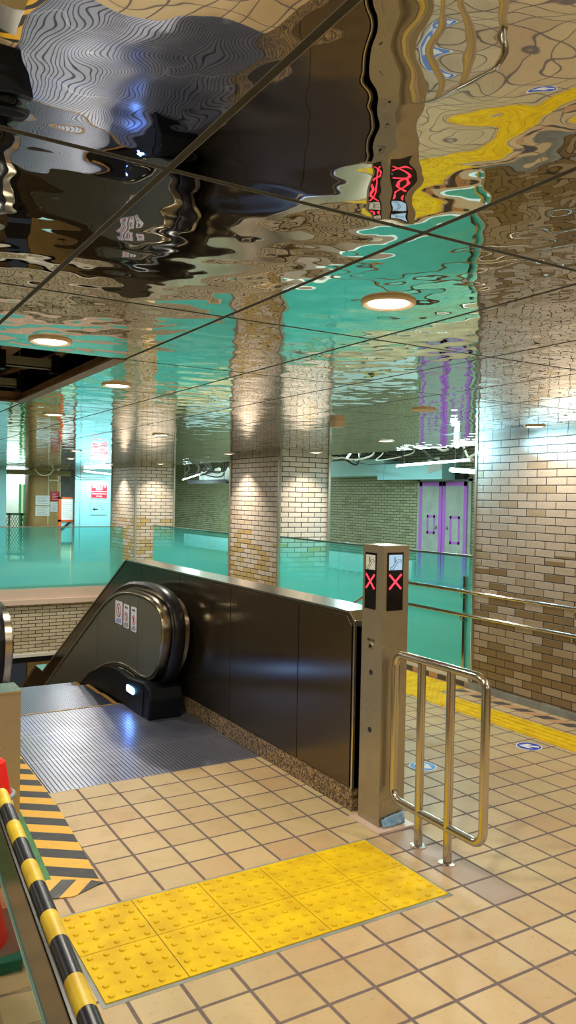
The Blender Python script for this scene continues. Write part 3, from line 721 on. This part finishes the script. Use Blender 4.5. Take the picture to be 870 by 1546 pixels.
b = NB(); bx(b, 5.042, 5.05, 5.2, 6.19, 0.005, .05); mesh('hazard_strip', b, 'tape_worn', t)
t = glass_run('teal frosted glass barrier between the two brick columns', 'y', 5.075, [(10.06, 11.55), (11.55, 13.04)], .0, 1.145, 'frost')
t = glass_run('long teal frosted glass barrier across the far side of the escalator well', 'x', 14.57, [(-4, -.9), (-.9, .9), (.9, 2.7), (2.7, 4.05), (4.05, 5.06)], -.05, 1.06, 'frost_far')
# ------------------------------------------------------------------ foreground barrier, pillar and cone
D0 = Vector((.520, 2.365, 0)); D1 = Vector((.461, 1.430, 0)); dd = (D1-D0).normalized(); nn = Vector((dd.y, -dd.x, 0))  # nn towards camera side (-X)
if nn.x > 0: nn = -nn
def BP(s, n, z): p = D0+dd*s+nn*n; return (p.x, p.y, z)
def obox(bm, s0, s1, n0, n1, z0, z1):
    v = [bm.verts.new(BP(s, n, z)) for z in (z0, z1) for n in (n0, n1) for s in (s0, s1)]
    fs = [bm.faces.new([v[i] for i in f]) for f in ((0, 2, 3, 1), (4, 5, 7, 6), (0, 1, 5, 4), (2, 6, 7, 3), (0, 4, 6, 2), (1, 3, 7, 5))]
    bmesh.ops.recalc_face_normals(bm, faces=fs)
gb = empty('steel_railed_barrier', (.49, 1.9, 0), 'waist-high glass barrier with dark steel top rail at the lower left corner', 'barrier')
b = NB(); obox(b, -.40, 1.5, .012, .052, .555, .70); bevel(b, .004, 2); mesh('top_rail', b, 'steel_band', gb)
b = NB(); obox(b, -.40, 1.5, .030, .042, .03, .560); mesh('glass_pane', b, 'glass', gb)
b = NB(); obox(b, -.40, 1.5, .052, .0565, .549, .556); mesh('glass_edge', b, 'glass_edge', gb)
b = NB(); obox(b, -.40, 1.5, .02, .05, 0, .03); mesh('floor_channel', b, 'steel', gb)
fg = empty('foam_guard', D0+Vector((0, 0, .70)), 'black and yellow banded foam edge guard on the foreground steel rail', 'edge guard')
s = -.80; col = 0; seglen = [.131, .145, .129, .150, .118, .150, .112]
segs = [(-.131*5-.0+i*.135, -.131*5+(i+1)*.135) for i in range(5)]
bounds = [-.27, -.135, 0, .131, .276, .405, .555, .673, .823, .935, 1.08, 1.2, 1.35, 1.47]
for i, (a, e) in enumerate(zip(bounds, bounds[1:])):
    yel = (i % 2 == 0)
    b = NB(); tube(b, [BP(a+.0005, .018, .700), BP((a+e)/2, .018, .700), BP(e-.0005, .018, .700)], .0215, 16)
    mesh('yellow_band' if yel else 'black_band', b, 'foam_y' if yel else 'foam_k', fg, smooth=True)
pl = empty('steel_pillar', (.6, 3.58, 0), 'low square brushed steel pillar with flat top at the left edge', 'pillar')
b = NB(); bx(b, .38, .767, 3.50, 3.66, .012, .815); bevel(b, .003, 2); mesh('casing', b, 'steel_post', pl)
b = NB(); bx(b, .376, .771, 3.496, 3.664, .815, .822); bevel(b, .001, 1); mesh('top_plate', b, 'steel_cap', pl)
b = NB(); bx(b, .376, .771, 3.496, 3.664, 0, .014); mesh('foot', b, 'steel', pl)
# cone
cx, cy = .572, 3.0
cn = empty('traffic_cone', (cx, cy, 0), 'red traffic cone with white band behind the foreground glass barrier', 'cone')
b = NB(); R = lambda z: .155-.125*z/.70
lathe(b, cx, cy, [(.155, .045), (R(.30), .30), (R(.36), .36)], 32, 0); lathe(b, cx, cy, [(R(.36)+.001, .36), (R(.55)+.001, .55)], 32, 1); lathe(b, cx, cy, [(R(.55), .55), (R(.69), .69), (.020, .70)], 32, 0)
mesh('cone_body', b, ['cone_red', 'paper'], cn, smooth=True)
b = NB(); bx(b, cx-.19, cx+.19, cy-.19, cy+.19, 0.004, .045); bevel(b, .012, 2); mesh('base', b, 'weight_green', cn)
b = NB(); tube(b, [(cx+.062*math.cos(a*PI/12), cy+.062*math.sin(a*PI/12), .565) for a in range(24)], .010, 8, closed=True)
tag(mesh('cone_ring', b, 'grey_metal', smooth='all'), 'grey ring slipped over the top of the red traffic cone', 'ring')
# ------------------------------------------------------------------ ceiling details
b = NB(); bx(b, 3.335, 3.42, 4.885, 4.965, H-.045, H); bevel(b, .008, 2)
for i in range(3): bx(b, 3.350+i*.022, 3.362+i*.022, 4.882, 4.886, H-.035, H-.015)
tag(mesh('ceiling_sensor', b, 'beige'), 'small beige box sensor on the mirror ceiling above the walkway', 'sensor')
for (y, z, lab) in ((4.23, 2.335, 'black hanging channel in the ceiling opening, nearer one'), (5.07, 2.335, 'black hanging channel in the ceiling opening, farther one')):
    t = empty('hanging_channel', (.4, y, z), lab, 'channel')
    b = NB(); bx(b, OX0+.02, 1.10, y-.025, y+.025, z, z+.006); bx(b, OX0+.02, 1.10, y-.025, y-.019, z, z+.05); bx(b, OX0+.02, 1.10, y+.019, y+.025, z, z+.05); mesh('channel', b, 'grey_metal', t)
    for x in (.24, .52, .80, 1.075):
        b = NB(); tube(b, [(x, y, z), (x, y, 2.495 if (x < 1.0 and y > 4.5) else 2.995)], .005, 8); r = mesh('hanger_rod', b, 'grey_metal', t)
        b = NB(); bx(b, x-.022, x+.022, y-.035, y+.035, z-.02, z+.075); bevel(b, .004, 1); mesh('clamp', b, 'black', r)
b = NB(); prism(b, [(OX0+.1, 2.5), (.99, 2.5), (1.0, 2.75), (OX0+.1, 2.75)], 1, 4.5, 5.2); tag(mesh('air_duct', b, 'brown'), 'brown duct inside the dark ceiling opening', 'duct')
def hang(name, pts, r, mat, lab, cat='cable', grp=None):
    cu = smooth3([Vector(p) for p in pts]); b = NB(); tube(b, cu, r, 6); return tag(mesh(name, b, mat, smooth='all'), lab, cat, grp)
def smooth3(P, n=6):
    out = []
    for i in range(len(P)-1):
        p0 = P[max(i-1, 0)]; p1 = P[i]; p2 = P[i+1]; p3 = P[min(i+2, len(P)-1)]
        for k in range(n):
            t = k/n; out.append(.5*((2*p1)+(p2-p0)*t+(2*p0-5*p1+4*p2-p3)*t*t+(3*p1-p0-3*p2+p3)*t**3))
    out.append(P[-1]); return out
hang('power_cable', [(1.3, 3.9, 2.60), (1.16, 4.4, 2.46), (1.06, 5.3, 2.47), (1.0, 6.2, 2.5), (1.0, 6.8, 2.9)], .022, 'brown', 'thick brown cable sagging inside the ceiling opening')
# ------------------------------------------------------------------ far wall: double door, low board, fascia, clutter
XF = 10.5
t = empty('double_door', (XF, 11.56, 0), 'grey green double door edged with purple masking tape in the far brick wall', 'door')
def tapeframe(bm, y0, y1, z0, z1, w, x):
    for r in ((y0, y1, z0, z0+w), (y0, y1, z1-w, z1), (y0, y0+w, z0, z1), (y1-w, y1, z0, z1)): bx(bm, x-.004, x, *r)
for (y0, y1, wy0, wy1, wz0, wz1) in ((11.575, 12.24, 11.76, 12.0, 1.03, 1.40), (10.885, 11.555, 11.06, 11.34, .86, 1.40)):
    b = NB(); bx(b, XF-.05, XF+.01, y0, y1, 0, 2.06); bevel(b, .003, 1); lf = mesh('door_leaf', b, 'door', t)
    b = NB(); tapeframe(b, y0, y1, 0, 2.06, .085, XF-.05); mesh('tape_border', b, 'purple', lf)
    b = NB(); tapeframe(b, wy0, wy1, wz0, wz1, .05, XF-.05); mesh('window_tape', b, 'purple', lf)
    hy = y0+.05 if y0 > 11.5 else y1-.05
    b = NB(); lathe(b, 0, 0, [(.03, 0), (.03, .02), (.022, .045)], 14); 
    for v in b.verts: x, y, z = v.co; v.co = (XF-.055-z, hy+(.10 if y0 > 11.5 else -.10)+x, 1.17+y)
    mesh('door_knob', b, 'grey_metal', lf)
b = NB(); bx(b, XF-.03, XF, 10.80, 10.88, 0, 2.12); bx(b, XF-.03, XF, 12.245, 12.32, 0, 2.12); bx(b, XF-.03, XF, 10.80, 12.32, 2.065, 2.13); mesh('door_frame', b, 'door', t)
b = NB(); bx(b, XF-.08, XF-.001, 12.4, 24, 0.0, .45); tag(mesh('low_hoarding', b, 'hoard_low'), 'low pale boarding along the foot of the far brick wall', 'boarding')
b = NB(); bx(b, XF-.085, XF-.08, 12.4, 24, .0, .06); tag(mesh('hazard_tape', b, 'tape_far'), 'striped tape along the foot of the pale boarding at the far wall', 'tape')
for (y0, y1, z0, z1, lab) in ((13.16, 15.36, 2.19, 2.54, 'long pale blue bulkhead box over the far brick wall, left piece'), (11.18, 12.93, 2.10, 2.42, 'pale blue bulkhead box above the purple taped door'), (12.93, 13.14, 2.10, 2.50, 'short pale blue end box between the two long bulkhead boxes')):
    b = NB(); bx(b, XF-.42 if y1-y0 > .5 else XF-.44, XF-.001, y0, y1, z0, z1); bevel(b, .004, 1); tag(mesh('bulkhead_box', b, 'hoard'), lab, 'duct cover')
b = NB(); bx(b, XF-.12, XF-.001, 10.90, 11.15, 2.10, 2.29); bevel(b, .003, 1)
for i in range(6): bx(b, XF-.126, XF-.12, 10.92+i*.038, 10.935+i*.038, 2.12, 2.27)
tag(mesh('vent_grille', b, 'matblack'), 'small dark grille beside the bulkhead box over the door', 'grille')
b = NB(); prism(b, [(-.2, -.10), (.16, -.17), (.2, .08), (-.12, .13)], 0, -.004, .004)
o = mesh('ceiling_flap', b, 'grey_metal'); o.location = (9.6, 10.85, 2.35); tag(o, 'loose grey panel hanging askew below the far ceiling', 'panel')
def fluoro(p, q, lab, power, r=.016, name='fluorescent_tube', htop=2.795):
    p, q = Vector(p), Vector(q); t = empty(name, (p+q)/2, lab, 'tube light', None)
    b = NB(); tube(b, [p, (p+q)/2, q], r, 10); mesh('glass_tube', b, 'tube', t, smooth=True)
    d = (q-p).normalized(); b = NB(); tube(b, [p-d*.03, p+d*.01], r*1.25, 10); mesh('end_cap', b, 'white', t); b = NB(); tube(b, [q-d*.01, q+d*.03], r*1.25, 10); mesh('end_cap', b, 'white', t)
    for w in (p+(q-p)*.1, p+(q-p)*.9):
        b = NB(); tube(b, [w+Vector((0, 0, r)), Vector((w.x, w.y, htop))], .003, 6); mesh('hanger_wire', b, 'grey_metal', t)
    if power:
        l = area('tube_lamp', (p+q)/2-Vector((0, 0, r+.012)), .05, power, (.62, .95, 1.0), sy=(q-p).length)
        l.rotation_euler = (0, 0, math.atan2(d.y, d.x)-PI/2)
    return t
fluoro((7.0, 7.23, 2.205), (7.0, 8.69, 2.168), 'bare fluorescent tube hanging before the purple taped door', 60)
fluoro((7.6, 8.22, 2.12), (7.6, 7.7, 2.08), 'short bright tube lamp right of the grille over the taped door', 30, .03)
fluoro((7.6, 10.6, 2.5), (8.9, 12.6, 2.5), 'bare fluorescent tube above the left part of the far brick wall', 60)
fluoro((8.5, 19.7, 2.13), (8.5, 18.6, 2.26), 'tilted bright tube seen between the two brick columns', 60)
fluoro((6.8, 21, 2.5), (8.4, 21, 2.5), 'tube light deep in the corridor behind the columns', 60)
# cables
random.seed(11)
for i in range(16):
    y = 8.3+i*.42+random.uniform(-.1, .1); x = 7.3+random.uniform(-.6, 2.4); blk = i % 3 != 1
    p = [(x+random.uniform(-.3, .3), y+random.uniform(-1.0, -.4), 2.77)]
    for k in range(4): p.append((x+random.uniform(-.4, .4), y-.3+k*.35+random.uniform(-.2, .2), random.uniform(2.34, 2.66)))
    p.append((x, y+1.3, 2.77))
    hang('power_cable', p, random.choice((.009, .013, .02)), 'cable_black' if blk else 'cable_white', 'tangled %s cable hanging under the open ceiling above the far wall' % ('black' if blk else 'white'), 'cable', '%s cables tangled above the far wall' % ('black' if blk else 'white'))
for i in range(6):
    x = 8.6+random.uniform(-.1, .2); y = 17.9+i*.3
    p = [(x, y-.6, 2.75), (x+.2, y-.2, 2.3+random.uniform(-.08, .1)), (x-.1, y+.2, 2.2+random.uniform(0, .2)), (x+.15, y+.5, 2.45), (x, y+.9, 2.77)]
    hang('power_cable', p, .016, 'cable_black', 'black cable loop hanging between the two brick columns', 'cable', 'black cable loops between the two brick columns')
# black tray + white sheet between columns
b = NB(); bx(b, 8.85, 9.1, 17.8, 20.2, 2.03, 2.07); bx(b, 8.85, 8.87, 17.8, 20.2, 2.07, 2.13); bevel(b, .004, 1); tube(b, [(8.9, 18, 2.05), (8.9, 18, 2.77)], .008, 6); tube(b, [(8.9, 20, 2.05), (8.9, 20, 2.77)], .008, 6); tag(mesh('cable_tray', b, 'matblack'), 'black cable tray seen between the two brick columns', 'cable tray')
b = NB(); N = 16; g = [[b.verts.new((8.98+.05*math.sin(i*1.9+j), 17.8+i*.12, 2.072+j*.08+.06*math.sin(i*1.3)*(j > 2))) for j in range(5)] for i in range(N)]
for i in range(N-1):
    for j in range(4): b.faces.new((g[i][j], g[i+1][j], g[i+1][j+1], g[i][j+1]))
o = mesh('dust_sheet', b, 'plastic_sheet', smooth='all'); md = o.modifiers.new('s', 'SOLIDIFY'); md.thickness = .006; tag(o, 'rumpled white plastic sheet hung behind the cables between the columns', 'sheet')
# ------------------------------------------------------------------ left background (y about 19)
def sc(x, z, Y): k = Y/19.0; return x*k, CAMH+(z-CAMH)*k
def hoarding(x0, x1, Y, lab, seams):
    t = empty('hoarding_panel', ((x0+x1)/2, Y, 0), lab, 'hoarding')
    b = NB(); bx(b, x0, x1, Y, Y+.06, 0, 2.6); mesh('board', b, 'hoard', t)
    b = NB()
    for s_ in seams: bx(b, s_, s_+.012, Y-.006, Y, 0, 2.6)
    mesh('batten', b, 'grey_metal', t); return t
hoarding(1.2, 3.79, 19.1, 'cyan-lit white hoarding at the far left edge behind the glass', (2.4, 3.55))
hoarding(5.40, 6.75, 19.1, 'cyan-lit white hoarding behind the glass carrying the red camera sign', (5.52,))
# camera sign
t = empty('camera_sign', (6.0, 19.08, 1.6), 'red and white security camera sign on the pale hoarding', 'sign')
b = NB(); bx(b, 5.785, 6.205, 19.085, 19.098, 1.585, 1.925); mesh('plate', b, 'paper', t)
for (z0, z1, l1, l2, s1, s2) in ((1.765, 1.912, '防犯カメラ', '作動中', .070, .060), (1.598, 1.748, 'Security Camera', 'In Use', .052, .056)):
    b = NB(); bx(b, 5.797, 6.193, 19.078, 19.085, z0, z1); p = mesh('red_field', b, 'red', t)
    b = text_bm(l1, s1, (5.995, 19.077, z0+(z1-z0)*.70), (1, 0, 0), (0, 0, 1), .001); merge(b, text_bm(l2, s2, (5.995, 19.077, z0+(z1-z0)*.28), (1, 0, 0), (0, 0, 1), .001)); mesh('lettering', b, 'paper', p)
t = empty('arrow_notice', (6.0, 19.08, 1.2), 'white notice with a black left arrow under the camera sign', 'notice')
b = NB(); bx(b, 5.79, 6.2, 19.088, 19.098, 1.18, 1.52); mesh('sheet', b, 'hoard', t)
b = NB(); prism(b, [(5.83, 1.315), (5.89, 1.35), (5.89, 1.328), (5.97, 1.328), (5.97, 1.302), (5.89, 1.302), (5.89, 1.28)], 1, 19.084, 19.088); mesh('arrow', b, 'ink', t)
b = NB()
for (x0, x1, z) in ((5.86, 6.16, 1.46), (5.95, 6.12, 1.40), (6.01, 6.15, 1.36), (6.0, 6.16, 1.31)): bx(b, x0, x1, 19.085, 19.088, z, z+.010)
mesh('lettering', b, 'grey_metal', t)
# ochre column
Y = 20.0; x0, _ = sc(4.30, 0, Y); x1, _ = sc(5.02, 0, Y)
t = empty('clad_pillar', ((x0+x1)/2, Y+.35, 0), 'ochre clad pillar with rounded left edge behind the glass', 'pillar')
b = NB(); P = rounded([Vector((x0, Y, 0)), Vector((x1, Y, 0)), Vector((x1, Y+.7, 0)), Vector((x0, Y+.7, 0))], .16, 6); prism(b, [(p.x, p.y) for p in P], 2, 0, 2.5); mesh('cladding', b, 'ochre', t, smooth=True)
b = NB(); bx(b, x1-.32, x1-.30, Y-.012, Y, .9, 2.25); bx(b, x1-.03, x1, Y-.012, Y, .9, 2.25); bx(b, x1-.32, x1, Y-.012, Y, 2.0, 2.03); mesh('cover_strip', b, 'beige', t)
for (a, c, z0, z1, mat, lab) in ((4.438, 4.766, 1.40, 1.63, 'paper', 'white paper notice at upper left on the ochre pillar'), (4.438, 4.766, 1.146, 1.375, 'paper', 'white paper notice at lower left on the ochre pillar'), (4.785, 5.0, 1.50, 1.73, 'red', 'red notice on the ochre pillar'), (4.785, 5.0, 1.245, 1.485, 'paper', 'pale notice with blue sketch under the red one on the ochre pillar')):
    a, z0 = sc(a, z0, Y-.02); c, z1 = sc(c, z1, Y-.02)
    t = empty('paper_notice', ((a+c)/2, Y-.02, z0), lab, 'notice')
    b = NB(); bx(b, a, c, Y-.014, Y, z0, z1); mesh('sheet', b, mat, t)
    b = NB(); n = 5
    for i in range(n): bx(b, a+.04, c-.04-(.06 if i % 2 else 0), Y-.018, Y-.014, z0+(z1-z0)*(i+1)/(n+1.0), z0+(z1-z0)*(i+1)/(n+1.0)+.008)
    mesh('lettering', b, 'paper' if mat == 'red' else 'grey_metal', t)
# white door and green striped roll behind the lattice fence
b = NB(); bx(b, 4.30, 4.92, 22.0, 22.06, 0, 2.35); bx(b, 4.36, 4.86, 21.98, 22.0, .1, 2.25); bevel(b, .004, 1); tag(mesh('white_partition', b, 'white'), 'white partition panel standing behind the green lattice fence', 'panel')
b = NB(); bx(b, 3.0, 4.28, 22.0, 22.06, 0, 2.3)
for i in range(7): bx(b, 3.1+i*.17, 3.12+i*.17, 21.985, 22.0, 0, 2.3)
bevel(b, .003, 1); tag(mesh('ribbed_shutter', b, 'grey_metal'), 'grey ribbed shutter wall behind the green lattice fence', 'shutter')
b = NB(); bx(b, 4.62, 4.80, 21.7, 21.74, 0, 1.92); o = mesh('striped_banner', b, stripes('green_stripes', .11, .6, 'x', c1=sr(240, 250, 245), c2=sr(30, 170, 110))); tag(o, 'narrow green and white banner in front of the white partition', 'banner')
# orange sign board
t = empty('notice_board', (5.25, 19.2, 0), 'orange framed notice board standing beside the ochre pillar', 'board')
b = NB(); bx(b, 5.03, 5.10, 19.2, 19.26, 0, 1.60); bx(b, 5.38, 5.40, 19.2, 19.26, 0, 1.60); bx(b, 5.03, 5.40, 19.2, 19.26, 1.56, 1.60); bx(b, 5.03, 5.40, 19.2, 19.26, 1.00, 1.05); mesh('frame', b, 'orange', t)
b = NB(); bx(b, 5.10, 5.38, 19.21, 19.24, 1.05, 1.56); mesh('board', b, 'paper', t)
b = NB()
for i in range(8): bx(b, 5.13, 5.34-.03*(i % 3), 19.203, 19.21, 1.12+i*.05, 1.126+i*.05)
mesh('lettering', b, 'grey_metal', t)
b = NB(); prism(b, [(5.05, .80), (5.13, .80), (5.36, 1.0), (5.28, 1.0)], 1, 19.19, 19.2); mesh('hazard_band', b, 'ink', t)
b = NB(); bx(b, 5.1, 5.4, 19.22, 19.26, .5, 1.0); mesh('lower_board', b, 'hoard', t)
# green lattice fence
Y = 20.6; x0, _ = sc(3.78, 0, Y); x1, _ = sc(4.30, 0, Y); _, zt = sc(0, 1.21, Y)
t = empty('lattice_fence', ((x0+x1)/2, Y, 0), 'green painted lattice fence behind the glass at the left', 'fence')
b = NB(); bx(b, x0-.3, x1+.1, Y, Y+.04, zt-.05, zt)
for i in range(4): bx(b, x0-.25+i*.3, x0-.21+i*.3, Y, Y+.04, 0, zt)
bx(b, x0-.3, x1+.1, Y, Y+.04, .1, .15); mesh('frame', b, 'green_fence', t)
b = NB()
for i in range(26):
    a = x0-.9+i*.07
    for s_ in (1, -1):
        p, q = (a, .1), (a+.6, zt-.05)
        xs = [p, q] if s_ > 0 else [(p[0], q[1]), (q[0], p[1])]
        xs = [(min(max(u, x0-.3), x1+.1), v) for u, v in xs]
        if abs(xs[0][0]-xs[1][0]) < .3: continue
        prism(b, [(xs[0][0], xs[0][1]), (xs[0][0]+.014, xs[0][1]), (xs[1][0]+.014, xs[1][1]), (xs[1][0], xs[1][1])], 1, Y+.01+(.006 if s_ > 0 else 0), Y+.015+(.006 if s_ > 0 else 0))
mesh('lattice', b, 'green_fence', t)
b = NB(); bx(b, 2.5, 5.35, 19.3, 19.5, 2.12, 2.24); bevel(b, .01, 1); tag(mesh('ceiling_beam', b, 'olive'), 'olive beam crossing under the open ceiling at the far left', 'beam')
hang('lighting_cable', [(4.4, 19.0, 2.25), (4.55, 19.0, 2.12), (4.75, 19.0, 2.14), (4.85, 19.0, 2.27)], .010, 'cable_white', 'white cable looping down before the ochre pillar')
hang('lighting_cable', [(5.2, 18.95, 2.27), (5.3, 18.95, 2.16), (5.55, 18.95, 2.08), (6.1, 18.95, 2.10)], .010, 'cable_black', 'thin dark cable swagging across the hoarding with the camera sign')
for (x, y, w) in ((4.15, 23.0, .8), (4.1, 21.8, .7), (5.9, 22.2, .9), (6.6, 24.0, .9)):
    fluoro((x, y, 2.45), (x+w, y, 2.45), 'tube light glowing in the hall behind the far left glass', 40)['group'] = 'tube lights in the hall behind the glass'
fluoro((5.45, 18.6, 2.235), (6.5, 18.75, 2.16), 'bright strip light at the top of the hoarding with the camera sign', 40)
# left hall fluorescent just beyond ceiling edge, and a spot added for glare on the right wall
t = empty('corner_lamp', (4.95, 5.30, H), 'small dazzling lamp under the mirror ceiling at the end of the right brick wall', 'lamp')
b = NB(); lathe(b, 4.95, 5.30, [(.03, H), (.03, H-.05), (.02, H-.06)], 16); mesh('socket', b, 'white', t)
b = NB(); lathe(b, 4.95, 5.30, [(.014, H-.06), (.022, H-.075), (.022, H-.095), (.012, H-.108)], 16); mesh('bulb', b, 'tube', t, smooth='all')
def pointl(loc, p, col, r): 
    l = bpy.data.lights.new('lamp', 'POINT'); l.energy = p; l.color = col; l.shadow_soft_size = r; o = bpy.data.objects.new('lamp', l); C.objects.link(o); o.location = loc
pointl((4.90, 5.29, H-.13), 17, (.34, .76, 1.0), .03)
l = bpy.data.lights.new('wall_glare_spot', 'SPOT'); l.energy = 420; l.color = (.32, .74, 1.0); l.spot_size = math.radians(20); l.spot_blend = .9; l.shadow_soft_size = .03  # added spot, throws a band of glare along the brick
o = bpy.data.objects.new('wall_glare_spot', l); C.objects.link(o); o.location = (4.80, 5.34, H-.12); o.rotation_euler = (Vector((5.07, 4.0, H-.09))-Vector(o.location)).to_track_quat('-Z', 'Y').to_euler()
# ------------------------------------------------------------------ broader room light: fill areas added over the hall and corridor
area('hall_fill', (8.2, 9.0, 2.72), 3.0, 85, (.80, 1.0, .86), sy=8.0)
area('hall_fill', (8.2, 18.0, 2.72), 3.0, 90, (.80, 1.0, .86), sy=6.0)
area('hall_fill', (4.5, 17.3, 2.24), 3.0, 42, (.70, .97, 1.0), sy=2.0)
area('hall_fill', (5.2, 22.6, 2.7), 3.0, 70, (.9, 1.0, .86), sy=4.0)
# world
w = bpy.data.worlds.new('world'); bpy.context.scene.world = w; w.use_nodes = True
w.node_tree.nodes['Background'].inputs[0].default_value = (.02, .022, .025, 1); w.node_tree.nodes['Background'].inputs[1].default_value = 1
vs = bpy.context.scene.view_settings; vs.view_transform = 'Standard'; vs.look = 'None'; vs.exposure = 0.27; vs.gamma = 1; vs.use_curve_mapping = False
